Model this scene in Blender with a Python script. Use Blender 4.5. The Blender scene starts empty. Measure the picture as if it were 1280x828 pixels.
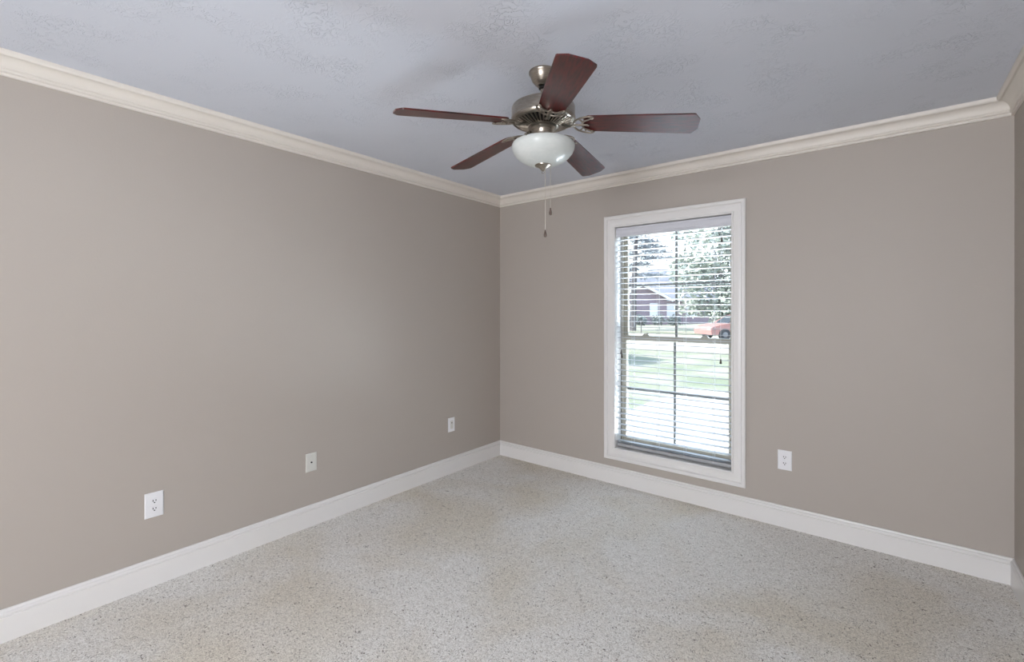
import bpy, bmesh, math, random
from mathutils import Vector, Matrix
PI = math.pi
random.seed(7)
S = bpy.context.scene
C = S.collection

# ------------------------------------------------------------------ camera, sky, sun, lights, exposure
CAM = Vector((2.859, -3.386, 1.38)); YAW = math.radians(38.7)
F = Vector((-math.sin(YAW), math.cos(YAW), 0)); R = Vector((math.cos(YAW), math.sin(YAW), 0))
cd = bpy.data.cameras.new('camera'); cam = bpy.data.objects.new('camera', cd); C.objects.link(cam)
cam.location = CAM; cam.rotation_euler = (PI/2, 0, YAW)
cd.sensor_width = 36; cd.lens = 581.6/1280*36; cd.shift_y = -27/1280; cd.clip_start = .02; cd.clip_end = 500
S.camera = cam
S.view_settings.view_transform = 'Standard'; S.view_settings.look = 'None'
S.view_settings.exposure = .46; S.view_settings.gamma = 1; S.view_settings.use_curve_mapping = False
S.cycles.max_bounces = 10; S.cycles.diffuse_bounces = 6; S.cycles.transparent_max_bounces = 16
S.cycles.sample_clamp_indirect = 4

SKY = 2.2
w = bpy.data.worlds.new('sky'); S.world = w; w.use_nodes = True
nt = w.node_tree; bg = nt.nodes['Background']; bg.inputs['Strength'].default_value = SKY
tc = nt.nodes.new('ShaderNodeTexCoord'); sx = nt.nodes.new('ShaderNodeSeparateXYZ'); cr = nt.nodes.new('ShaderNodeValToRGB')
nt.links.new(tc.outputs['Generated'], sx.inputs[0]); nt.links.new(sx.outputs['Z'], cr.inputs[0]); nt.links.new(cr.outputs[0], bg.inputs['Color'])
cr.color_ramp.elements[0].position = 0; cr.color_ramp.elements[0].color = (.86, .93, 1, 1)
cr.color_ramp.elements[1].position = .7; cr.color_ramp.elements[1].color = (.5, .7, 1, 1)

def lamp(name, kind, loc, direction, energy, color=(1, 1, 1), size=None, angle=None, portal=False):
    l = bpy.data.lights.new(name, kind); l.energy = energy; l.color = color
    if size: l.shape = 'RECTANGLE'; l.size, l.size_y = size
    if angle: l.angle = angle
    o = bpy.data.objects.new(name, l); C.objects.link(o); o.location = loc
    o.rotation_euler = Vector(direction).to_track_quat('-Z', 'Y').to_euler()
    if portal: l.cycles.is_portal = True
    return o
lamp('sun', 'SUN', (0, 0, 20), (.6, .6, -.85), 10.0, (1, .95, .87), angle=math.radians(1))
lamp('window_daylight_portal', 'AREA', (1.62, .2, 1.16), (0, -1, 0), 1, size=(.86, 1.76), portal=True)
# fill lamp added behind the camera, just inside an added rear window
lamp('rear_fill_lamp', 'AREA', (2.6, -5.72, 1.4), (.15, 1, -.07), 96, (.93, .95, 1), size=(1.3, 1.3))
lamp('added_window_portal', 'AREA', (2.6, -5.99, 1.45), (0, 1, 0), 1, size=(1.0, 1.3), portal=True)  # sky portal for the added rear window
# area lamp added low outside the front window, standing in for paving bounce
lamp('added_bounce_lamp', 'AREA', (1.62, 1.35, -.22), (0, -.72, .7), 700, (.8, .9, 1), size=(2.2, .8))
# area lamp added out of view high above the drive as extra sky light
lamp('sky_fill_lamp', 'AREA', (3.6, 4.2, 3.7), (-2.2, -4.2, -2.3), 250, (.62, .8, 1), size=(4, 1.7))

# ------------------------------------------------------------------ helpers
def col(c):   # sRGB 0-255 to linear
    return tuple(((v/255)/12.92 if v/255 <= .04045 else ((v/255+.055)/1.055)**2.4) for v in c)+(1,)
def mat(name, c, rough=.5, metal=0, spec=.5, coat=0, bump=None, var=None, trans=0, aniso=0):
    m = bpy.data.materials.new(name); m.use_nodes = True; t = m.node_tree; b = t.nodes['Principled BSDF']
    b.inputs['Base Color'].default_value = col(c); b.inputs['Roughness'].default_value = rough
    b.inputs['Metallic'].default_value = metal; b.inputs['Specular IOR Level'].default_value = spec
    b.inputs['Coat Weight'].default_value = coat; b.inputs['Coat Roughness'].default_value = .15
    co = t.nodes.new('ShaderNodeTexCoord')
    if var:   # (second colour, noise scale, stretch)
        n = t.nodes.new('ShaderNodeTexNoise'); n.inputs['Scale'].default_value = var[1]; n.inputs['Detail'].default_value = 5
        mp = t.nodes.new('ShaderNodeMapping'); mp.inputs['Scale'].default_value = var[2] if len(var) > 2 else (1, 1, 1)
        r = t.nodes.new('ShaderNodeValToRGB'); r.color_ramp.elements[0].position = .35; r.color_ramp.elements[1].position = .65
        r.color_ramp.elements[0].color = col(c); r.color_ramp.elements[1].color = col(var[0])
        t.links.new(co.outputs['Object'], mp.inputs[0]); t.links.new(mp.outputs[0], n.inputs['Vector'])
        t.links.new(n.outputs[0], r.inputs[0]); t.links.new(r.outputs[0], b.inputs['Base Color'])
    if bump:  # (scale, strength, distance)
        n = t.nodes.new('ShaderNodeTexNoise'); n.inputs['Scale'].default_value = bump[0]; n.inputs['Detail'].default_value = 4
        bp = t.nodes.new('ShaderNodeBump'); bp.inputs['Strength'].default_value = bump[1]; bp.inputs['Distance'].default_value = bump[2]
        t.links.new(co.outputs['Object'], n.inputs['Vector']); t.links.new(n.outputs[0], bp.inputs['Height']); t.links.new(bp.outputs[0], b.inputs['Normal'])
    return m
M = {}
M['wall'] = mat('greige_paint', (176, 168, 160), .5, bump=(120, .12, .002), spec=.3)
M['trim'] = mat('white_trim_paint', (226, 224, 222), .35, bump=(40, .03, .001))
M['crown'] = mat('cream_crown_paint', (222, 216, 208), .45, bump=(40, .03, .001))
M['vinyl'] = mat('almond_vinyl', (154, 149, 136), .4, bump=(60, .02, .001))
M['muntin'] = mat('grey_muntin', (104, 103, 102), .5, bump=(60, .02, .001))
M['slat'] = mat('white_blind_slat', (164, 165, 168), .4, bump=(60, .02, .001))
M['valance'] = mat('white_valance', (208, 209, 216), .4, bump=(60, .02, .001))
M['cord'] = mat('blind_cord', (205, 206, 208), .8, bump=(500, .2, .001))
M['tassel'] = mat('tassel_wood', (70, 62, 55), .5, bump=(90, .05, .001))
M['plate'] = mat('white_plastic', (232, 232, 235), .3, bump=(60, .01, .001))
M['plate_old'] = mat('ivory_plastic', (212, 211, 205), .35, bump=(60, .01, .001))
M['slot'] = mat('dark_slot', (30, 28, 28), .6, bump=(60, .01, .001))
M['nickel'] = mat('brushed_nickel', (176, 168, 158), .28, 1, var=((150, 142, 132), 40, (1, 1, 12)))
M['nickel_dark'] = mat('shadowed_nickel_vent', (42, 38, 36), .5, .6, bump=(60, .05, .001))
M['wood'] = mat('cherry_blade_veneer', (26, 3, 3), .29, spec=.75, coat=0, var=((88, 7, 5), 9, (1.2, 14, 14)))
M['brass'] = mat('chain_metal', (205, 200, 190), .3, .7, bump=(60, .02, .001))
M['pull'] = mat('pull_wood', (78, 60, 50), .35, coat=.4, bump=(60, .02, .001))
M['concrete'] = mat('sunlit_concrete', (176, 174, 170), .9, var=((164, 162, 158), .8), bump=(30, .2, .01))
M['road'] = mat('pale_road', (160, 158, 154), .9, var=((150, 148, 145), .5), bump=(30, .2, .01))
M['grass'] = mat('lawn_grass', (106, 114, 92), .95, var=((138, 137, 124), .7), bump=(25, .6, .05))
M['yard'] = mat('dry_yard', (146, 144, 134), .95, var=((124, 128, 112), .4), bump=(25, .6, .05))
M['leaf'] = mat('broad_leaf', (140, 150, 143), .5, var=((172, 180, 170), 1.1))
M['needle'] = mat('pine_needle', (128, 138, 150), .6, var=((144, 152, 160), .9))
M['bark'] = mat('bark', (88, 86, 90), .9, var=((100, 96, 98), 3, (1, 1, .2)), bump=(12, .6, .03))
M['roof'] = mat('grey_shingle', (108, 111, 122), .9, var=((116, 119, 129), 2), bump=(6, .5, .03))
M['fascia'] = mat('white_fascia', (225, 226, 230), .5, bump=(20, .02, .001))
M['carpaint'] = mat('red_car_paint', (158, 112, 107), .3, coat=.3, var=((162, 118, 112), 1))
M['carglass'] = mat('car_glass', (60, 66, 76), .2, bump=(2, .02, .01))
M['tyre'] = mat('tyre_rubber', (52, 54, 58), .8, bump=(20, .1, .01))
M['lamp'] = mat('headlight_plastic', (210, 212, 215), .2, bump=(20, .02, .01))
M['hub'] = mat('grey_hubcap', (110, 112, 116), .4, bump=(20, .02, .01))
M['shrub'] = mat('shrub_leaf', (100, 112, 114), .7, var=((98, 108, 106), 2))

def brick_mat():
    m = bpy.data.materials.new('mauve_brick'); m.use_nodes = True; t = m.node_tree; b = t.nodes['Principled BSDF']
    k = t.nodes.new('ShaderNodeTexBrick'); k.inputs['Scale'].default_value = 3
    k.inputs['Color1'].default_value = col((142, 126, 138)); k.inputs['Color2'].default_value = col((134, 119, 131)); k.inputs['Mortar'].default_value = col((152, 142, 150))
    co = t.nodes.new('ShaderNodeTexCoord'); mp = t.nodes.new('ShaderNodeMapping'); mp.inputs['Rotation'].default_value = (PI/2, 0, 0)
    t.links.new(co.outputs['Object'], mp.inputs[0]); t.links.new(mp.outputs[0], k.inputs['Vector']); t.links.new(k.outputs[0], b.inputs['Base Color'])
    b.inputs['Roughness'].default_value = .9
    return m
M['brick'] = brick_mat()

def ceiling_mat():
    m = mat('textured_ceiling_paint', (212, 216, 226), .8, spec=.2); t = m.node_tree; b = t.nodes['Principled BSDF']
    co = t.nodes.new('ShaderNodeTexCoord')
    big = t.nodes.new('ShaderNodeTexNoise'); big.inputs['Scale'].default_value = 5; big.inputs['Detail'].default_value = 2
    rg = t.nodes.new('ShaderNodeValToRGB'); rg.color_ramp.elements[0].position = .42; rg.color_ramp.elements[1].position = .75
    n = t.nodes.new('ShaderNodeTexNoise'); n.inputs['Scale'].default_value = 30; n.inputs['Detail'].default_value = 2; n.inputs['Distortion'].default_value = 1.2
    r = t.nodes.new('ShaderNodeValToRGB'); e = r.color_ramp.elements; e[0].position = .46; e[0].color = (0, 0, 0, 1); e[1].position = .5; e[1].color = (1, 1, 1, 1); q = e.new(.545); q.color = (0, 0, 0, 1)
    mu = t.nodes.new('ShaderNodeMath'); mu.operation = 'MULTIPLY'
    bp = t.nodes.new('ShaderNodeBump'); bp.inputs['Strength'].default_value = .75; bp.inputs['Distance'].default_value = .004
    for x in (big, n): t.links.new(co.outputs['Object'], x.inputs['Vector'])
    t.links.new(big.outputs[0], rg.inputs[0]); t.links.new(n.outputs[0], r.inputs[0])
    t.links.new(rg.outputs[0], mu.inputs[0]); t.links.new(r.outputs[0], mu.inputs[1])
    t.links.new(mu.outputs[0], bp.inputs['Height']); t.links.new(bp.outputs[0], b.inputs['Normal'])
    return m
M['ceiling'] = ceiling_mat()

def carpet_mat():
    m = mat('speckled_carpet', (200, 192, 180), 1, spec=.1); t = m.node_tree; b = t.nodes['Principled BSDF']; N = t.nodes.new; L = t.links.new
    co = N('ShaderNodeTexCoord')
    def noise(s, d=2, dist=0):
        n = N('ShaderNodeTexNoise'); n.inputs['Scale'].default_value = s; n.inputs['Detail'].default_value = d; n.inputs['Distortion'].default_value = dist
        L(co.outputs['Object'], n.inputs['Vector']); return n
    def ramp(n, a, ca, z, cz):
        r = N('ShaderNodeValToRGB'); e = r.color_ramp.elements; e[0].position = a; e[0].color = ca; e[1].position = z; e[1].color = cz; L(n.outputs[0], r.inputs[0]); return r
    def mix(fac, a, c, mode='MIX'):
        x = N('ShaderNodeMix'); x.data_type = 'RGBA'; x.blend_type = mode
        if hasattr(fac, 'links'): L(fac, x.inputs[0])
        else: x.inputs[0].default_value = fac
        for s, i in ((a, 6), (c, 7)):
            if hasattr(s, 'links'): L(s, x.inputs[i])
            else: x.inputs[i].default_value = s
        return x.outputs[2]
    patch = ramp(noise(1.3, 4, .5), .38, col((234, 227, 214)), .58, col((246, 244, 240)))          # trodden and brushed patches of pile
    tuft = ramp(noise(150, 4, 1.6), .36, (.62, .60, .57, 1), .58, (1.05, 1.05, 1.05, 1))
    c1 = mix(1.0, patch.outputs[0], tuft.outputs[0], 'MULTIPLY')
    f1 = ramp(noise(120, 1, 2.2), .63, (0, 0, 0, 1), .72, (.8, .8, .8, 1))
    c2 = mix(f1.outputs[0], c1, col((166, 148, 128)))
    f2 = ramp(noise(80, 1, 2.0), .655, (0, 0, 0, 1), .70, (1, 1, 1, 1))
    c3 = mix(f2.outputs[0], c2, col((100, 90, 82)))
    L(c3, b.inputs['Base Color'])
    bp = N('ShaderNodeBump'); bp.inputs['Strength'].default_value = .6; bp.inputs['Distance'].default_value = .010
    L(noise(150, 4, 1.6).outputs[0], bp.inputs['Height']); L(bp.outputs[0], b.inputs['Normal'])
    return m
M['carpet'] = carpet_mat()

def bowl_mat():
    m = bpy.data.materials.new('frosted_bowl_glass'); m.use_nodes = True; t = m.node_tree; b = t.nodes['Principled BSDF']; out = t.nodes['Material Output']
    b.inputs['Base Color'].default_value = col((226, 230, 228)); b.inputs['Roughness'].default_value = .25
    n = t.nodes.new('ShaderNodeTexNoise'); n.inputs['Scale'].default_value = 7; n.inputs['Detail'].default_value = 4; n.inputs['Distortion'].default_value = 1
    r = t.nodes.new('ShaderNodeValToRGB'); r.color_ramp.elements[0].color = col((212, 218, 216)); r.color_ramp.elements[1].color = col((236, 238, 236))
    t.links.new(n.outputs[0], r.inputs[0]); t.links.new(r.outputs[0], b.inputs['Base Color'])
    tr = t.nodes.new('ShaderNodeBsdfTranslucent'); tr.inputs['Color'].default_value = col((230, 234, 232)); mx = t.nodes.new('ShaderNodeMixShader'); mx.inputs[0].default_value = .3
    t.links.new(b.outputs[0], mx.inputs[1]); t.links.new(tr.outputs[0], mx.inputs[2]); t.links.new(mx.outputs[0], out.inputs[0])
    return m
M['bowl'] = bowl_mat()
def pane_mat():
    m = bpy.data.materials.new('window_glass'); m.use_nodes = True; t = m.node_tree; t.nodes.clear()
    out = t.nodes.new('ShaderNodeOutputMaterial'); a = t.nodes.new('ShaderNodeBsdfTransparent'); g = t.nodes.new('ShaderNodeBsdfGlossy'); g.inputs['Roughness'].default_value = .02
    a.inputs['Color'].default_value = (.97, .985, .98, 1); mx = t.nodes.new('ShaderNodeMixShader'); mx.inputs[0].default_value = .06
    t.links.new(a.outputs[0], mx.inputs[1]); t.links.new(g.outputs[0], mx.inputs[2]); t.links.new(mx.outputs[0], out.inputs[0])
    return m
M['pane'] = pane_mat()

def box(bm, x0, x1, y0, y1, z0, z1, bevel=0):
    r = bmesh.ops.create_cube(bm, size=1)
    for v in r['verts']: v.co = Vector((x0+(v.co.x+.5)*(x1-x0), y0+(v.co.y+.5)*(y1-y0), z0+(v.co.z+.5)*(z1-z0)))
    if bevel:
        es = list({e for v in r['verts'] for e in v.link_edges})
        bmesh.ops.bevel(bm, geom=es, offset=bevel, segments=2, affect='EDGES', profile=.5)
def lathe(bm, prof, n=48, cap=False, c=(0, 0)):
    rings = []
    for r, z in prof:
        if r < 1e-6: rings.append([bm.verts.new((c[0], c[1], z))])
        else: rings.append([bm.verts.new((c[0]+r*math.cos(2*PI*i/n), c[1]+r*math.sin(2*PI*i/n), z)) for i in range(n)])
    for a, b in zip(rings, rings[1:]):
        for i in range(n):
            j = (i+1) % n
            if len(a) == 1 and len(b) == 1: continue
            if len(a) == 1: bm.faces.new((a[0], b[i], b[j]))
            elif len(b) == 1: bm.faces.new((a[i], a[j], b[0]))
            else: bm.faces.new((a[i], a[j], b[j], b[i]))
    if cap:
        for q in (rings[0], rings[-1]):
            if len(q) > 2: bm.faces.new(q)
def tube(bm, pts, rad, n=8, closed=False, flat=1):
    pts = [Vector(p) for p in pts]; rs = rad if isinstance(rad, (list, tuple)) else [rad]*len(pts); rings = []
    for i, p in enumerate(pts):
        a = pts[(i-1) % len(pts)] if (i or closed) else p; b = pts[(i+1) % len(pts)] if (i < len(pts)-1 or closed) else p
        d = (b-a).normalized(); up = Vector((0, 0, 1)) if abs(d.z) < .9 else Vector((1, 0, 0))
        s = d.cross(up).normalized(); u = s.cross(d)
        rings.append([bm.verts.new(p+s*rs[i]*math.cos(2*PI*k/n)+u*rs[i]*flat*math.sin(2*PI*k/n)) for k in range(n)])
    pairs = list(zip(rings, rings[1:]))+([(rings[-1], rings[0])] if closed else [])
    for a, b in pairs:
        for k in range(n): bm.faces.new((a[k], a[(k+1) % n], b[(k+1) % n], b[k]))
    if not closed: bm.faces.new(rings[0]); bm.faces.new(rings[-1])
def prism(bm, outline, z0, z1, f=lambda x, y, z: (x, y, z)):
    a = [bm.verts.new(f(x, y, z0)) for x, y in outline]; b = [bm.verts.new(f(x, y, z1)) for x, y in outline]
    bm.faces.new(a); bm.faces.new(b); n = len(a)
    for i in range(n): bm.faces.new((a[i], a[(i+1) % n], b[(i+1) % n], b[i]))
def obj(name, bm, m, parent=None, smooth=False):
    bmesh.ops.recalc_face_normals(bm, faces=bm.faces[:])
    me = bpy.data.meshes.new(name); bm.to_mesh(me); bm.free(); me.materials.append(m)
    if smooth: me.set_sharp_from_angle(angle=math.radians(38)) if hasattr(me, 'set_sharp_from_angle') else None
    for p in me.polygons: p.use_smooth = bool(smooth)
    o = bpy.data.objects.new(name, me); C.objects.link(o)
    if parent: o.parent = parent
    return o
def tag(o, label, cat, group=None, kind=None):
    o['label'] = label; o['category'] = cat
    if group: o['group'] = group
    if kind: o['kind'] = kind
    return o
def thing(name, label, cat, loc=(0, 0, 0), rz=0, group=None):
    o = bpy.data.objects.new(name, None); C.objects.link(o); o.location = loc; o.rotation_euler = (0, 0, rz); o.empty_display_size = .1
    return tag(o, label, cat, group)
def struct(o): o['kind'] = 'structure'; return o
B = bmesh.new

# ------------------------------------------------------------------ room shell
W = 3.365; H = 2.44; Y0 = -5.8; T = .2
WX0, WX1, WZ0, WZ1 = 1.195, 2.05, .285, 2.028      # front window opening
bm = B(); box(bm, -T, W+T, Y0-T, T, -.12, 0); struct(obj('floor', bm, M['carpet']))
bm = B(); box(bm, -T, W+T, Y0-T, T, H, H+.25); struct(obj('ceiling', bm, M['ceiling']))
bm = B(); box(bm, -T, 0, Y0-T, T, 0, H); struct(obj('wall_left', bm, M['wall']))
bm = B(); box(bm, W, W+T, Y0-T, T, 0, H); struct(obj('wall_right', bm, M['wall']))
def wall_hole(name, y0, y1, x0, x1, z0, z1):
    bm = B(); box(bm, 0, x0, y0, y1, 0, H); box(bm, x1, W, y0, y1, 0, H); box(bm, x0, x1, y0, y1, 0, z0); box(bm, x0, x1, y0, y1, z1, H)
    return struct(obj(name, bm, M['wall']))
wall_hole('wall_back', 0, T, WX0-.012, WX1+.012, WZ0-.012, WZ1+.012)
wall_hole('wall_front', Y0-T, Y0, 2.1, 3.1, .8, 2.1)  # opening made for the added rear window

CORN = [((0, Y0), (1, 1)), ((0, 0), (1, -1)), ((W, 0), (-1, -1)), ((W, Y0), (-1, 1))]
def sweep(name, side, prof, m):
    (a, ia), (b, ib) = CORN[side], CORN[(side+1) % 4]; bm = B()
    ra = [bm.verts.new((a[0]+o*ia[0], a[1]+o*ia[1], z)) for o, z in prof]
    rb = [bm.verts.new((b[0]+o*ib[0], b[1]+o*ib[1], z)) for o, z in prof]
    n = len(prof)
    for i in range(n): bm.faces.new((ra[i], ra[(i+1) % n], rb[(i+1) % n], rb[i]))
    bm.faces.new(ra); bm.faces.new(rb)
    return struct(obj(name, bm, m, smooth=True))
def arc(cx, cz, r, a0, a1, n=6):
    return [(cx+r*math.cos(math.radians(a0+(a1-a0)*i/n)), cz+r*math.sin(math.radians(a0+(a1-a0)*i/n))) for i in range(n+1)]
base = [(.001, .0), (.015, .0), (.015, .101), (.0105, .104), (.0105, .107), (.016, .110), (.0175, .1145), (.0165, .119), (.0125, .1225), (.0095, .124), (.0085, .129), (.0065, .133), (.001, .1345)]
crown = [(.001, 2.350), (.010, 2.350), (.0125, 2.353), (.0125, 2.359), (.0085, 2.361), (.0085, 2.364), (.017, 2.366), (.0205, 2.371), (.0195, 2.376), (.0155, 2.378), (.0155, 2.381)] + \
        [(.018+.040*(1-math.cos(t*PI/2*.93)), 2.382+.038*math.sin(t*PI/2*.93)) for t in [i/7 for i in range(8)]] + \
        [(.060, 2.4165), (.0645, 2.4165), (.0695, 2.4205), (.072, 2.427), (.072, 2.4395), (.001, 2.4395)]
for i, s in enumerate(('left', 'back', 'right', 'front')):
    sweep('baseboard_'+s, i, base, M['trim'])
    sweep('trim_%d' % (i+1), i, crown, M['crown'])

# ------------------------------------------------------------------ front window (structure)
win = bpy.data.objects.new('window_1', None); C.objects.link(win); struct(win)
def picture_frame(bm, x0, x1, z0, z1, prof, y=0, dirn=-1):
    # prof: (distance outward from opening, projection from wall)
    cs = [((x0, z0), (-1, -1)), ((x1, z0), (1, -1)), ((x1, z1), (1, 1)), ((x0, z1), (-1, 1))]; rings = []
    for (x, z), (i, k) in cs: rings.append([bm.verts.new((x+i*d, y+dirn*p, z+k*d)) for d, p in prof])
    n = len(prof)
    for q in range(4):
        a, b = rings[q], rings[(q+1) % 4]
        for i in range(n): bm.faces.new((a[i], a[(i+1) % n], b[(i+1) % n], b[i]))
CW = .09
cas = [(0, .0005), (0, .010), (.003, .0135), (.010, .0135), (.014, .008), (.020, .008), (.034, .0115), (.052, .014), (.058, .011), (.061, .011), (.065, .020), (.069, .024), (CW-.005, .024), (CW, .020), (CW, .0005)]
bm = B(); picture_frame(bm, WX0, WX1, WZ0, WZ1, cas); obj('window_casing', bm, M['trim'], win, True)
bm = B(); jd = .19
box(bm, WX0-.011, WX0, .0005, jd, WZ0, WZ1); box(bm, WX1, WX1+.011, .0005, jd, WZ0, WZ1)
box(bm, WX0-.011, WX1+.011, .0005, jd, WZ0-.011, WZ0); box(bm, WX0-.011, WX1+.011, .0005, jd, WZ1, WZ1+.011)
obj('window_jamb', bm, M['trim'], win)
bm = B()     # vinyl frame and tracks
for x0, x1 in ((WX0+.0005, WX0+.022), (WX1-.022, WX1-.0005)):
    box(bm, x0, x1, .098, .102, WZ0+.0005, WZ1-.0005); box(bm, x0, x1, .132, .135, WZ0+.0005, WZ1-.0005); box(bm, x0, x1, .168, .188, WZ0+.0005, WZ1-.0005)
    xm = (x0, x0+.006) if x0 < 1.5 else (x1-.006, x1); box(bm, xm[0], xm[1], .098, .188, WZ0+.0005, WZ1-.0005)
box(bm, WX0, WX1, .098, .188, WZ0+.0005, WZ0+.022, .002); box(bm, WX0, WX1, .098, .188, WZ1-.02, WZ1-.0005, .002)
obj('window_frame', bm, M['vinyl'], win)
def sash(name, y0, y1, z0, z1, st, top, bot):
    x0, x1 = WX0+.0085, WX1-.0085; bm = B()
    box(bm, x0, x0+st, y0, y1, z0, z1, .003); box(bm, x1-st, x1, y0, y1, z0, z1, .003)
    box(bm, x0+st-.002, x1-st+.002, y0, y1, z0, z0+bot, .003); box(bm, x0+st-.002, x1-st+.002, y0, y1, z1-top, z1, .003)
    s = obj(name, bm, M['vinyl'], win)
    ym = (y0+y1)/2; bm = B(); box(bm, x0+st-.003, x1-st+.003, ym-.002, ym+.002, z0+bot-.003, z1-top+.003); obj('pane', bm, M['pane'], s)
    xm = (x0+x1)/2; zm = (z0+bot+z1-top)/2
    bm = B(); box(bm, xm-.009, xm+.009, ym+.003, ym+.011, z0+bot, z1-top, .002); box(bm, x0+st, x1-st, ym+.0035, ym+.0105, zm-.008, zm+.008, .002); obj('muntin', bm, M['muntin'], s)
    return s
sash('upper_sash', .137, .166, 1.135, WZ1-.021, .034, .034, .036)
ls = sash('lower_sash', .104, .130, WZ0+.023, 1.172, .036, .040, .045)
for px in (1.40, 1.845):
    bm = B(); prism(bm, [(-.03, 0), (.03, 0), (.018, .012), (.012, .017), (-.012, .017), (-.018, .012)], 0, .02, lambda x, z, y: (px+x, .106+y, 1.1725+z))
    tube(bm, [(px, .116, 1.188), (px+.02, .112, 1.192)], .004); obj('sash_lock', bm, M['vinyl'], ls)

# ------------------------------------------------------------------ unseen rear window, added behind the camera to house the fill light
w2 = bpy.data.objects.new('added_rear_window', None); C.objects.link(w2); struct(w2)
bm = B(); picture_frame(bm, 2.1, 3.1, .8, 2.1, cas, y=Y0, dirn=1); obj('window_casing', bm, M['trim'], w2, True)
bm = B(); ya, yb = Y0-.18, Y0-.14; box(bm, 2.102, 2.145, ya, yb, .802, 2.098); box(bm, 3.055, 3.098, ya, yb, .802, 2.098); box(bm, 2.145, 3.055, ya, yb, .802, .845); box(bm, 2.145, 3.055, ya, yb, 2.055, 2.098); box(bm, 2.145, 3.055, ya, yb, 1.43, 1.47)
obj('window_frame', bm, M['vinyl'], w2)
bm = B(); box(bm, 2.145, 3.055, Y0-.162, Y0-.158, .845, 2.055); obj('pane', bm, M['pane'], w2)

# ------------------------------------------------------------------ blind
BX0, BX1 = WX0+.006, WX1-.006; BY0, BY1 = .020, .070; BYM = (BY0+BY1)/2
blind = thing('window_blind', 'white two inch slatted blind lowered in the window, slats tilted open', 'blind', ((WX0+WX1)/2, BYM, WZ1-.002))
off = Vector(blind.location)
def bl(name, bm, m, parent=None, smooth=False):
    bmesh.ops.translate(bm, verts=bm.verts[:], vec=-off); return obj(name, bm, m, parent or blind, smooth)
bm = B(); box(bm, BX0+.003, BX1-.003, .020, .068, WZ1-.046, WZ1-.003, .001); bl('headrail', bm, M['valance'])
bm = B(); prism(bm, [(.004, WZ1-.008), (.012, WZ1-.006), (.0165, WZ1-.006), (.0165, WZ1-.078), (.009, WZ1-.078), (.004, WZ1-.070), (.0065, WZ1-.06), (.003, WZ1-.05), (.003, WZ1-.026), (.0065, WZ1-.018)], BX0-.002, BX1+.002, lambda y, z, x: (x, y, z)); bl('valance', bm, M['valance'])
bm = B()
n = 8; top = []; bot = []
for i in range(n+1):
    y = -.025+.05*i/n; c = .0012*(1-(y/.025)**2); top.append((y, c+.0014)); bot.append((y, c-.0014))
prism(bm, top+bot[::-1], BX0, BX1, lambda y, z, x: (x-off.x, y, z)); slat = obj('slat', bm, M['slat'], blind, True)
NS = 38; ZT = WZ1-.098; P = .0430; tilt = math.radians(-2.5)
slat.location = (0, 0, ZT-off.z); slat.rotation_euler = (tilt, 0, 0)
for i in range(1, NS):
    s = slat.copy(); C.objects.link(s); s.parent = blind; s.location = (0, random.uniform(-.0006, .0006), ZT-off.z-i*P)
    s.rotation_euler = (tilt+random.uniform(-.01, .01), 0, random.uniform(-.0006, .0006))
ZB = ZT-(NS-1)*P
bm = B(); box(bm, BX0, BX1, BYM-.026, BYM+.026, ZB-.041, ZB-.018, .005); br = bl('bottom_rail', bm, M['slat'], smooth=True)
for x in (1.325, 1.525, 1.725, 1.925):
    bm = B()
    for y in (BY0-.0012, BY1+.0012): tube(bm, [(x, y, WZ1-.06), (x, y, ZB-.03)], .0009, 6)
    for i in range(NS): tube(bm, [(x, BY0-.001, ZT-i*P-.0025), (x, BY1+.001, ZT-i*P-.0025)], .0005, 4)
    tube(bm, [(x+.004, BYM-.0, WZ1-.06), (x+.004, BYM, ZB-.03)], .0009, 6)
    bl('ladder_cord', bm, M['cord'])
def pull_cord(x, zend, y=.012, nm='lift_cord'):
    bm = B(); tube(bm, [(x, .019, WZ1-.06), (x, y, WZ1-.1), (x, y, zend+.03)], .0011, 6); o = bl(nm, bm, M['cord'])
    bm = B(); lathe(bm, [(0, zend+.034), (.004, zend+.032), (.005, zend+.022), (.0085, zend+.003), (.007, zend), (0, zend)], 12, c=(x, y)); bl('tassel', bm, M['tassel'], o, True)
pull_cord(1.985, 1.843); pull_cord(1.978, 1.005, .010); pull_cord(1.24, 1.03, nm='tilt_cord'); pull_cord(1.247, 1.0, .010, 'tilt_cord')

# ------------------------------------------------------------------ wall plates
def plate_frame(name, label, cat, loc, rz, wdt, hgt, m, group=None):
    t = thing(name, label, cat, loc, rz, group)   # local: x right, -y out of the wall, z up
    bm = B(); o = [(-wdt/2, -hgt/2), (wdt/2, -hgt/2), (wdt/2, hgt/2), (-wdt/2, hgt/2)]
    a = [bm.verts.new((x, -.0003, z)) for x, z in o]; b = [bm.verts.new((x, -.003, z)) for x, z in o]; c = [bm.verts.new((x*.9, -.0062, z*.94)) for x, z in o]
    for p, q in ((a, b), (b, c)):
        for i in range(4): bm.faces.new((p[i], p[(i+1) % 4], q[(i+1) % 4], q[i]))
    bm.faces.new(a); bm.faces.new(c); obj('cover_plate', bm, m, t); return t
def screw(t, z, m, x=0):
    bm = B(); lathe(bm, [(0, .0022), (.0026, .0018), (.0032, .0), (.0032, -.001)], 12); bmesh.ops.rotate(bm, verts=bm.verts[:], matrix=Matrix.Rotation(PI/2, 3, 'X')); s = obj('screw', bm, m, t, True); s.location = (x, -.006, z)
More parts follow.
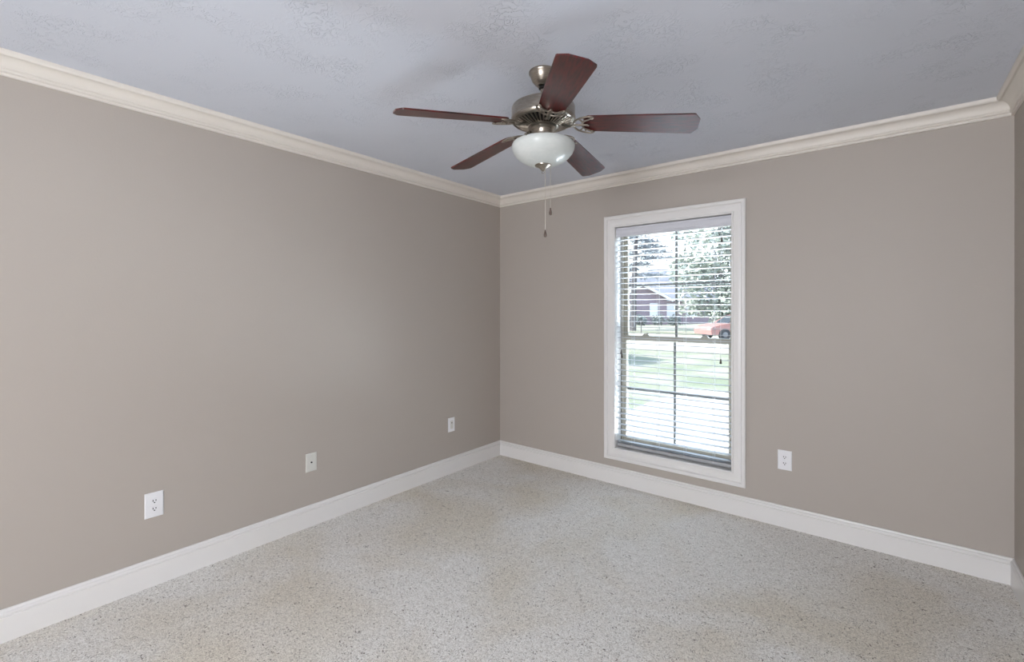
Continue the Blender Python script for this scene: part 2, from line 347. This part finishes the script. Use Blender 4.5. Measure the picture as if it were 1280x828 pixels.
def outlet(label, loc, rz, group=None, m='plate', sc=1):
    t = plate_frame('electrical_outlet', label, 'outlet', loc, rz, .078*sc, .124*sc, M[m])
    for s in (1, -1):
        bm = B(); pts = [(.0165*math.cos(a), .0165*math.sin(a)) for a in [i*2*PI/24 for i in range(24)]]; pts = [(x, max(-.0125, min(.0125, z))) for x, z in pts]
        prism(bm, pts, -.0058, -.0085, lambda x, z, y: (x, y, z+s*.0195)); r = obj('receptacle', bm, M[m], t)
        bm = B()
        for x, h in ((-.006, .0045), (.006, .0038)): box(bm, x-.0017, x+.0017, -.009, -.0082, s*.0195+.003-h, s*.0195+.003+h)
        lathe(bm, [(0, .0), (.0032, .0), (.0032, .0006), (0, .0006)], 12); 
        vs = bm.verts[-26:] if False else [v for v in bm.verts if abs(v.co.y) < .0038 and abs(v.co.z) < .001]
        for v in vs: v.co = Vector((v.co.x, -.0084-v.co.z, s*.0195-.0072+v.co.y))
        obj('slots', bm, M['slot'], r)
    screw(t, 0, M[m]); return t
def px_left(px, py):      # point of the left wall / back wall seen at a pixel
    d = F+R*((px-640)/581.6); t = -CAM.x/d.x; return (0, CAM.y+t*d.y, CAM.z+(387-py)/581.6*t)
def px_back(px, py):
    d = F+R*((px-640)/581.6); t = -CAM.y/d.y; return (CAM.x+t*d.x, 0, CAM.z+(387-py)/581.6*t)
outlet('white duplex outlet nearest the left edge of the photo, on the left wall', px_left(192.5, 631), PI/2)
outlet('white duplex outlet low on the back wall, right of the window', px_back(981, 575.5), 0)
t = plate_frame('cable_plate', 'ivory cover plate with one small dark cable jack, mid left wall', 'wall plate', px_left(388.8, 578), PI/2, .072, .116, M['plate_old'])
bm = B(); lathe(bm, [(0, .009), (.002, .009), (.002, .004), (.0048, .004), (.0056, 0), (.0056, -.001)], 12); bmesh.ops.rotate(bm, verts=bm.verts[:], matrix=Matrix.Rotation(PI/2, 3, 'X')); k = obj('coaxial_jack', bm, M['slot'], t, True); k.location = (0, -.006, 0)
screw(t, .042, M['plate_old']); screw(t, -.042, M['plate_old'])
t = plate_frame('phone_jack_plate', 'white cover plate with rectangular insert, left wall nearest the corner', 'wall plate', px_left(564, 531), PI/2, .074, .118, M['plate'])
bm = B(); box(bm, -.016, .016, -.0082, -.0058, -.034, .034, .001); k = obj('insert', bm, M['plate_old'], t)
bm = B(); box(bm, -.005, .005, -.0088, -.008, .012, .02); obj('jack_opening', bm, M['slot'], k)
screw(t, .045, M['plate']); screw(t, -.045, M['plate'])

# ------------------------------------------------------------------ ceiling fan
FC = CAM+2.08*(F+R*(39/581.6)); FC.z = H
fan = thing('ceiling_fan', 'five-blade ceiling fan with cherry blades, brushed nickel motor and frosted bowl light', 'ceiling fan', FC)
z = lambda v: v-H
bm = B(); lathe(bm, [(0, -.0005), (.064, -.0005), (.0645, -.006), (.062, -.011), (.058, -.016), (.055, -.026), (.048, -.040), (.038, -.052), (.031, -.058), (.028, -.062), (.0, -.062)], 48)
obj('canopy', bm, M['nickel'], fan, True)
bm = B(); lathe(bm, [(0, -.058), (.0125, -.058), (.0125, z(2.30)), (0, z(2.30))], 24); 
lathe(bm, [(0, z(2.335)), (.019, z(2.335)), (.022, z(2.328)), (.022, z(2.312)), (.03, z(2.302)), (.034, z(2.292)), (0, z(2.292))], 32); obj('downrod', bm, M['nickel'], fan, True)
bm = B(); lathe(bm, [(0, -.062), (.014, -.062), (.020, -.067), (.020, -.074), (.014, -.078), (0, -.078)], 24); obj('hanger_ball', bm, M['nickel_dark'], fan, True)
bm = B(); lathe(bm, [(0, z(2.296)), (.05, z(2.296)), (.10, z(2.294)), (.128, z(2.290)), (.138, z(2.284)), (.141, z(2.276)), (.141, z(2.236)), (.1435, z(2.233)), (.1435, z(2.224)), (.139, z(2.218)), (.132, z(2.214)), (.124, z(2.213)), (.122, z(2.216)), (.118, z(2.222)), (0, z(2.222))], 64)
hs = obj('motor_housing', bm, M['nickel'], fan, True)
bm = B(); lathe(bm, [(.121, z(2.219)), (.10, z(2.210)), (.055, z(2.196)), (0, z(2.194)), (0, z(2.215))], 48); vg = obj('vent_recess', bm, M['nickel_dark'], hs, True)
bm = B()
for i in range(40):
    a = 2*PI*i/40; ca, sa = math.cos(a), math.sin(a)
    tube(bm, [(ca*.062, sa*.062, z(2.1955)), (ca*.092, sa*.092, z(2.204)), (ca*.123, sa*.123, z(2.2155))], [.0022, .0032, .0042], 6)
lathe(bm, [(.05, z(2.199)), (.066, z(2.199)), (.068, z(2.194)), (.062, z(2.190)), (.05, z(2.190))], 48)
obj('vent_grille', bm, M['nickel'], hs, True)
bm = B(); lathe(bm, [(0, z(2.193)), (.052, z(2.193)), (.054, z(2.188)), (.050, z(2.182)), (.045, z(2.176)), (.0435, z(2.160)), (.0435, z(2.140)), (.048, z(2.130)), (.052, z(2.122)), (0, z(2.122))], 48)
sw = obj('switch_housing', bm, M['nickel'], fan, True)
for i in range(3):
    bm = B(); a = 2*PI*i/3+.6; ca, sa = math.cos(a), math.sin(a); tube(bm, [(ca*.04, sa*.04, z(2.128)), (ca*.09, sa*.09, z(2.122)), (ca*.128, sa*.128, z(2.119))], .004, 8)
    tube(bm, [(ca*.126, sa*.126, z(2.119)), (ca*.15, sa*.15, z(2.119))], .0035, 8)
    obj('bowl_holder', bm, M['nickel'], sw, True)
outer = [(.131, 2.121), (.136, 2.120), (.1395, 2.115), (.1405, 2.106), (.1385, 2.094), (.131, 2.077), (.116, 2.059), (.094, 2.043), (.068, 2.031), (.040, 2.025), (.0, 2.023)]
inner = [(max(0, r-.0035), zz+.0035) for r, zz in outer[::-1][:-2]]+[(.1275, 2.121)]
bm = B(); lathe(bm, [(r, z(v)) for r, v in outer+inner+[outer[0]]], 64); obj('glass_bowl', bm, M['bowl'], fan, True)
bm = B(); lathe(bm, [(0, z(2.034)), (.034, z(2.030)), (.0375, z(2.026)), (.036, z(2.021)), (.024, z(2.016)), (.014, z(2.008)), (.009, z(2.002)), (.006, z(1.999)), (0, z(1.998))], 32)
fi = obj('finial', bm, M['nickel'], fan, True)
bm = B(); tube(bm, [(.0055*math.cos(a), .0, z(1.993)+.0055*math.sin(a)) for a in [i*2*PI/14 for i in range(14)]], .0013, 6, closed=True); rg = obj('finial_ring', bm, M['nickel'], fi, True); rg.rotation_euler.z = .4

def rotz(o, a): o.rotation_euler = (0, 0, a)
# blade: local +x outward, built flat, then pitched and drooped
RB0, RB1, BW0, BW1 = .178, .655, .108, .136
def blade_outline():
    up = [(RB0, .0), (RB0+.002, BW0/2-.022), (RB0+.010, BW0/2-.008), (RB0+.022, BW0/2)]
    up += [(RB0+.022+(RB1-.05-RB0)*t, BW0/2+(BW1-BW0)/2*t**.8) for t in (.25, .5, .75, .95)]
    up += [(RB1-.026, BW1/2), (RB1-.020, BW1/2-.003), (RB1-.003, BW1/2-.030), (RB1, BW1/2-.036), (RB1, 0)]
    lo = [(x, -y) for x, y in up[1:-1]][::-1]
    return up+lo
pit = math.radians(-11.6); droop = -.088
def bp(x, y, zz):      # pitch about the blade axis, then droop outward; heights relative to the ceiling
    v = Matrix.Rotation(pit, 3, 'X') @ Vector((0, y, zz))
    return (x+v.z*0, v.y, z(2.194)+v.z+(x-.18)*droop)
bm = B(); prism(bm, blade_outline(), 0, .0062, bp); bmesh.ops.bevel(bm, geom=[e for e in bm.edges if len(e.link_faces) == 2 and e.calc_face_angle(0) > 1], offset=.0012, segments=2, affect='EDGES')
blade0 = obj('blade', bm, M['wood'], fan)
bm = B()
for sx_, sy_ in ((.64-.016, .044), (.64-.016, -.044)):
    v = bp(sx_, sy_, -.0006); lathe(bm, [(0, v[2]+.001), (.0022, v[2]+.001), (.0022, v[2]-.001), (0, v[2]-.0014)], 8, c=(v[0], v[1]))
iron = bm; bm.free()
bm = B()
def ib(pts, r, flat=.7, dz=-.005): tube(bm, [bp(x, y, dz) for x, y in pts], r, 8, flat=flat)
def sm(pts, n=5):       # Catmull-Rom
    out = []; P_ = [pts[0]]+list(pts)+[pts[-1]]
    for i in range(1, len(P_)-2):
        for k in range(n):
            t_ = k/n; a, b, c, d = P_[i-1], P_[i], P_[i+1], P_[i+2]
            out.append(tuple(.5*((2*b[j])+(-a[j]+c[j])*t_+(2*a[j]-5*b[j]+4*c[j]-d[j])*t_*t_+(-a[j]+3*b[j]-3*c[j]+d[j])*t_**3) for j in range(len(a))))
    out.append(tuple(pts[-1])); return out
for s in (1, -1):
    ib(sm([(.136, 0), (.141, s*.024), (.157, s*.043), (.182, s*.055), (.206, s*.060), (.219, s*.055), (.218, s*.047), (.209, s*.046)]), .0052)
    ib(sm([(.173, 0), (.176, s*.018), (.187, s*.031), (.200, s*.038), (.209, s*.046)]), .0045)
    ib(sm([(.157, s*.043), (.168, s*.034), (.176, s*.018)]), .0038)
ib(sm([(.136, 0), (.155, 0), (.175, 0), (.196, 0)]), [.0075]*16, .6)
tube(bm, sm([(.085, 0, z(2.199)), (.105, 0, z(2.193)), (.122, 0, z(2.188)), bp(.14, 0, -.005)]), [.012]*5+[.010]*5+[.008]*6, 10, flat=.5)
for x, y in ((.186, .036), (.186, -.036), (.199, 0)):
    v = bp(x, y, -.008); lathe(bm, [(0, v[2]-.003), (.004, v[2]-.002), (.0045, v[2]+.002), (0, v[2]+.003)], 10, c=(v[0], v[1]))
iron0 = obj('blade_iron', bm, M['nickel'], fan, True)
base_a = math.radians(59.55+38.7)
for k in range(5):
    if k == 0: b_, i_ = blade0, iron0
    else:
        b_ = blade0.copy(); i_ = iron0.copy(); C.objects.link(b_); C.objects.link(i_); b_.parent = fan; i_.parent = fan
    rotz(b_, base_a+k*2*PI/5); rotz(i_, base_a+k*2*PI/5)
def chain(lat, dep, zend):
    p = F*dep+R*lat; st = (p*.33); bm = B()
    pts = [(st.x, st.y, z(2.15)), (p.x*.8, p.y*.8, z(2.142)), (p.x*.97, p.y*.97, z(2.138)), (p.x, p.y, z(2.125)), (p.x, p.y, z(zend)+.03)]
    tube(bm, pts, .0009, 6)
    n = int((2.12-zend-.03)/.0045)
    for i in range(n):
        zz = z(2.12)-i*.0045; lathe(bm, [(0, zz+.0016), (.0016, zz), (0, zz-.0016)], 6, c=(p.x, p.y))
    o = obj('pull_chain', bm, M['brass'], fan, True)
    bm = B(); lathe(bm, [(0, z(zend)+.032), (.003, z(zend)+.031), (.0032, z(zend)+.026), (.0055, z(zend)+.018), (.0078, z(zend)+.006), (.006, z(zend)-.002), (0, z(zend)-.005)], 16, c=(p.x, p.y)); obj('pull_fob', bm, M['pull'], o, True)
for px_, py_, dep in ((681.5, 297, .145), (688, 269.5, .147)):
    D = 2.08+dep; chain((px_-640)/581.6*D-.067*2.08, dep, 1.38+(387-py_)*D/581.6+.005)

# ------------------------------------------------------------------ outdoors
G = -.30
def gplane(name, pts, z0, m):
    bm = B(); prism(bm, pts, z0-.05, z0); return struct(obj(name, bm, m))
def at(px, depth, h=0):    # point on the line of sight of an image column at a given distance, used for measured positions
    p = CAM+(F+R*((px-640)/581.6))*depth; p.z = h; return p
gplane('ground_lawn', [(-90, .2), (60, .2), (60, 120), (-90, 120)], G, M['grass'])
gplane('ground_driveway', [(-.4, .25), (9, .25), (9, 6.45), (-.4, 6.45)], G+.03, M['concrete'])
gplane('ground_road', [(-90, 15.5), (60, 15.5), (60, 27), (-90, 27)], G+.02, M['road'])
gplane('ground_yard', [(-90, 30), (60, 30), (60, 110), (-90, 110)], G+.04, M['yard'])

# neighbouring house
HD = 50
hp = at(805, HD, G+.05); yaw = math.atan2(R.y, R.x)+math.radians(3)
house = thing('brick_house', 'mauve brick house with grey shingle gable roof across the street', 'house', hp, yaw)
def gable(bm, x0, x1, y0, y1, ez, rz_):
    xm = (x0+x1)/2; prism(bm, [(x0, 0), (x1, 0), (x1, ez), (xm, rz_), (x0, ez)], y0, y1, lambda x, zz, y: (x, y, zz))
bm = B(); gable(bm, -3.0, 2.5, 0, 6, 2.75, 4.25); box(bm, -6, 16, 3, 11, 0, 2.75); obj('wall', bm, M['brick'], house)
def roof_slab(bm, pts, th=.16):
    a = [bm.verts.new(p) for p in pts]; b = [bm.verts.new((p[0], p[1], p[2]+th)) for p in pts]; n = len(a)
    bm.faces.new(a); bm.faces.new(b)
    for i in range(n): bm.faces.new((a[i], a[(i+1) % n], b[(i+1) % n], b[i]))
bm = B()
roof_slab(bm, [(-.25, -.4, 4.28), (2.95, -.4, 2.62), (2.95, 7, 2.62), (-.25, 7, 4.28)]); roof_slab(bm, [(-.25, -.4, 4.28), (-3.45, -.4, 2.62), (-3.45, 7, 2.62), (-.25, 7, 4.28)])
e0, e1, yy0, yy1, ez = -6.5, 16.5, 2.6, 11.4, 2.7
r0, r1, ry, rz_ = 3.2, 7.5, 7, 6.4
roof_slab(bm, [(e0, yy0, ez), (e1, yy0, ez), (r1, ry, rz_), (r0, ry, rz_)]); roof_slab(bm, [(e0, yy1, ez), (e1, yy1, ez), (r1, ry, rz_), (r0, ry, rz_)])
roof_slab(bm, [(e0, yy0, ez), (r0, ry, rz_), (e0, yy1, ez)]); roof_slab(bm, [(e1, yy0, ez), (r1, ry, rz_), (e1, yy1, ez)])
obj('roof', bm, M['roof'], house)
bm = B()
for sgn in (1, -1):
    roof_slab(bm, [(-.25, -.5, 4.12), (-.25+sgn*3.25, -.5, 2.44), (-.25+sgn*3.25, -.41, 2.44), (-.25, -.41, 4.12)], .28)
box(bm, e0, e1, yy0-.1, yy0, ez-.1, ez+.12); obj('fascia', bm, M['fascia'], house)
def house_window(x0, x1, z0, z1, y):
    bm = B(); box(bm, x0, x1, y-.06, y-.01, z0, z0+.08); box(bm, x0, x1, y-.06, y-.01, z1-.08, z1); box(bm, x0, x0+.08, y-.06, y-.01, z0, z1); box(bm, x1-.08, x1, y-.06, y-.01, z0, z1); box(bm, x0, x1, y-.06, y-.01, (z0+z1)/2-.03, (z0+z1)/2+.03)
    f = obj('window', bm, M['fascia'], house); bm = B(); box(bm, x0+.05, x1-.05, y-.04, y-.015, z0+.05, z1-.05); obj('shade', bm, M['fascia'], f)
house_window(.62, 1.5, .85, 2.3, 0); house_window(3.6, 4.8, .8, 2.3, 3); house_window(6, 7.2, .8, 2.3, 3)
bm = B(); box(bm, -2.9, -.85, -.06, -.01, .05, 2.25)
for i in range(1, 4): box(bm, -2.8, -.95, -.08, -.06, .05+i*.55-.5+.06, .05+i*.55)
obj('garage_door', bm, M['fascia'], house)

def leaf_cloud(bm, c, rad, n, size, squash=1, rng=random):
    for _ in range(n):
        while True:
            v = Vector((rng.uniform(-1, 1), rng.uniform(-1, 1), rng.uniform(-1, 1)))
            if .25 < v.length < 1: break
        p = Vector(c)+Vector((v.x*rad[0], v.y*rad[1], v.z*rad[2]))
        d = Vector((rng.uniform(-1, 1), rng.uniform(-1, 1), rng.uniform(-.8, .4))).normalized(); s = d.cross(Vector((rng.uniform(-1, 1), rng.uniform(-1, 1), rng.uniform(-1, 1)))).normalized()
        L_ = size*rng.uniform(.6, 1.3); w_ = L_*.35*squash
        q = [p, p+d*L_*.45+s*w_, p+d*L_, p+d*L_*.45-s*w_]
        bm.faces.new([bm.verts.new(x) for x in q])
def leafy_tree(name, label, loc, hgt, rx, clumps, leaf, mleaf, trunk=.16, low=.12, group=None):
    t = thing(name, label, 'tree', loc, 0, group); rng = random.Random(int(abs(loc[0]*91+loc[1]*17)))
    bm = B(); tube(bm, [(0, 0, -.1), (.05, 0, hgt*.25), (0, .1, hgt*.55), (.1, 0, hgt*.9)], [trunk, trunk*.8, trunk*.5, trunk*.15], 10)
    cs = []
    for i in range(clumps):
        a = rng.uniform(0, 2*PI); h = rng.uniform(low, .95); rr = rx*math.sin(PI*min(1, (h-low*.4)/(1.05-low*.4)))**.6*rng.uniform(.25, .95)
        p = (rr*math.cos(a), rr*math.sin(a), hgt*h); cs.append(p); tube(bm, [(0, .05, p[2]*.7), (p[0]*.5, p[1]*.5, p[2]*.88), p], [trunk*.25, trunk*.15, .01], 6)
    obj('trunk', bm, M['bark'], t, True)
    bm = B()
    for p in cs: leaf_cloud(bm, p, (rx*.34, rx*.34, rx*.24), leaf, .30, rng=rng)
    obj('foliage', bm, M[mleaf], t); return t
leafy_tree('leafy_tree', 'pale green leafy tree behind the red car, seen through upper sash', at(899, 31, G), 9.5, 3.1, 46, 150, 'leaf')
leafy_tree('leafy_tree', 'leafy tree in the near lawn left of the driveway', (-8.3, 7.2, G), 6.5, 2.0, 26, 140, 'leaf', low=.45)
# pine with open drooping sprays
def pine(loc, hgt, label):
    t = thing('pine_tree', label, 'tree', loc); rng = random.Random(5)
    bm = B(); tube(bm, [(0, 0, -.1), (.1, 0, hgt*.3), (.25, .05, hgt*.6), (.6, 0, hgt)], [.26, .2, .15, .03], 10)
    fo = B()
    for i in range(46):
        h = hgt*(.30+.68*i/46); a = rng.uniform(0, 2*PI); L_ = (3.6*(1-.55*i/46))*rng.uniform(.55, 1.1)
        c, s = math.cos(a), math.sin(a); x0 = .6*h/hgt
        pts = [(x0, 0, h), (x0+c*L_*.5, s*L_*.5, h+.25), (x0+c*L_, s*L_, h-.1)]; tube(bm, pts, [.05, .03, .01], 5)
        for k in range(5):
            f_ = .35+.16*k; leaf_cloud(fo, (x0+c*L_*f_, s*L_*f_, h+.18-.1*f_), (.55, .55, .13), 34, .34, .35, rng)
    obj('trunk', bm, M['bark'], t, True); obj('foliage', fo, M['needle'], t)
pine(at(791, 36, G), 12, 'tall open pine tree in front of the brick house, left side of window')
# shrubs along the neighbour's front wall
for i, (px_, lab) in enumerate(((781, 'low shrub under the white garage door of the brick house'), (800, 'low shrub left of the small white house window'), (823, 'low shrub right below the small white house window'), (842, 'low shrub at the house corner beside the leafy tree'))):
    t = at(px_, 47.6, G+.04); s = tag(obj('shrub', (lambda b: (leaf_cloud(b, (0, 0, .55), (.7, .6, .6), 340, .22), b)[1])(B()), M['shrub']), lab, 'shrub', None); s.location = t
# slim post by the road
pp = at(801.5, 31.5, G+.04); bm = B(); tube(bm, [(0, 0, 0), (0, 0, .82)], .035, 8); box(bm, -.14, .14, -.05, .05, .82, .86, .01)
o = tag(obj('marker_post', bm, M['bark']), 'slim dark post in the yard across the road', 'post'); o.location = pp

# red car parked on the road, front towards the left
car = thing('parked_car', 'faded red car parked on the road in front of the leafy tree', 'car', at(924, 25.6, G+.022), yaw+.1)
cl = 4.4
def skin(bm, secs, yw):
    pass
side = [(-2.15, .32), (-2.2, .55), (-2.12, .72), (-1.5, .86), (-1.0, .92), (-.35, 1.32), (.2, 1.42), (1.0, 1.40), (1.55, 1.15), (1.75, .98), (2.1, .93), (2.2, .7), (2.16, .36), (1.78, .3), (1.7, .52), (1.4, .66), (1.1, .52), (1.02, .28), (-1.02, .26), (-1.1, .52), (-1.4, .66), (-1.7, .52), (-1.78, .3)]
bm = B(); rings = []
for y, s_, top in ((-.84, .95, .90), (-.74, 1, 1), (.74, 1, 1), (.84, .95, .90)):
    rings.append([bm.verts.new((x*(1 if zz < .95 else .97), y*(1 if zz < .95 else .82), zz)) for x, zz in side])
n = len(side)
for a, b in zip(rings, rings[1:]):
    for i in range(n): bm.faces.new((a[i], a[(i+1) % n], b[(i+1) % n], b[i]))
bm.faces.new(rings[0]); bm.faces.new(rings[-1]); obj('car_body', bm, M['carpaint'], car)
bm = B()
for s in (-1, 1):
    y = s*.70
    prism(bm, [(-.86, .95), (-.34, 1.26), (.12, 1.34), (.12, .95)], y, y+s*.02, lambda x, zz, yy: (x, yy, zz)); prism(bm, [(.2, .95), (.2, 1.34), (.9, 1.32), (1.4, 1.1), (1.45, .97)], y, y+s*.02, lambda x, zz, yy: (x, yy, zz))
roof_slab(bm, [(-1.02, -.56, .935), (-.42, -.56, 1.29), (-.42, .56, 1.29), (-1.02, .56, .935)], .03); obj('car_window', bm, M['carglass'], car)
for x in (-1.4, 1.4):
    for y in (-.78, .78):
        bm = B(); prof = [(0, -.1), (.2, -.1), (.3, -.09), (.32, -.06), (.32, .06), (.3, .09), (.2, .1), (0, .1)]; lathe(bm, prof, 24); bmesh.ops.rotate(bm, verts=bm.verts[:], matrix=Matrix.Rotation(PI/2, 3, 'X'))
        wl = obj('wheel', bm, M['tyre'], car, True); wl.location = (x, y, .32)
        bm = B(); lathe(bm, [(0, -.112), (.10, -.108), (.15, -.1), (.15, .1), (.10, .108), (0, .112)], 16); bmesh.ops.rotate(bm, verts=bm.verts[:], matrix=Matrix.Rotation(PI/2, 3, 'X')); obj('hubcap', bm, M['hub'], wl, True)
for s in (-1, 1):
    bm = B(); box(bm, -2.2, -2.02, s*.6-.14, s*.6+.14, .58, .72, .02); obj('headlight', bm, M['lamp'], car)
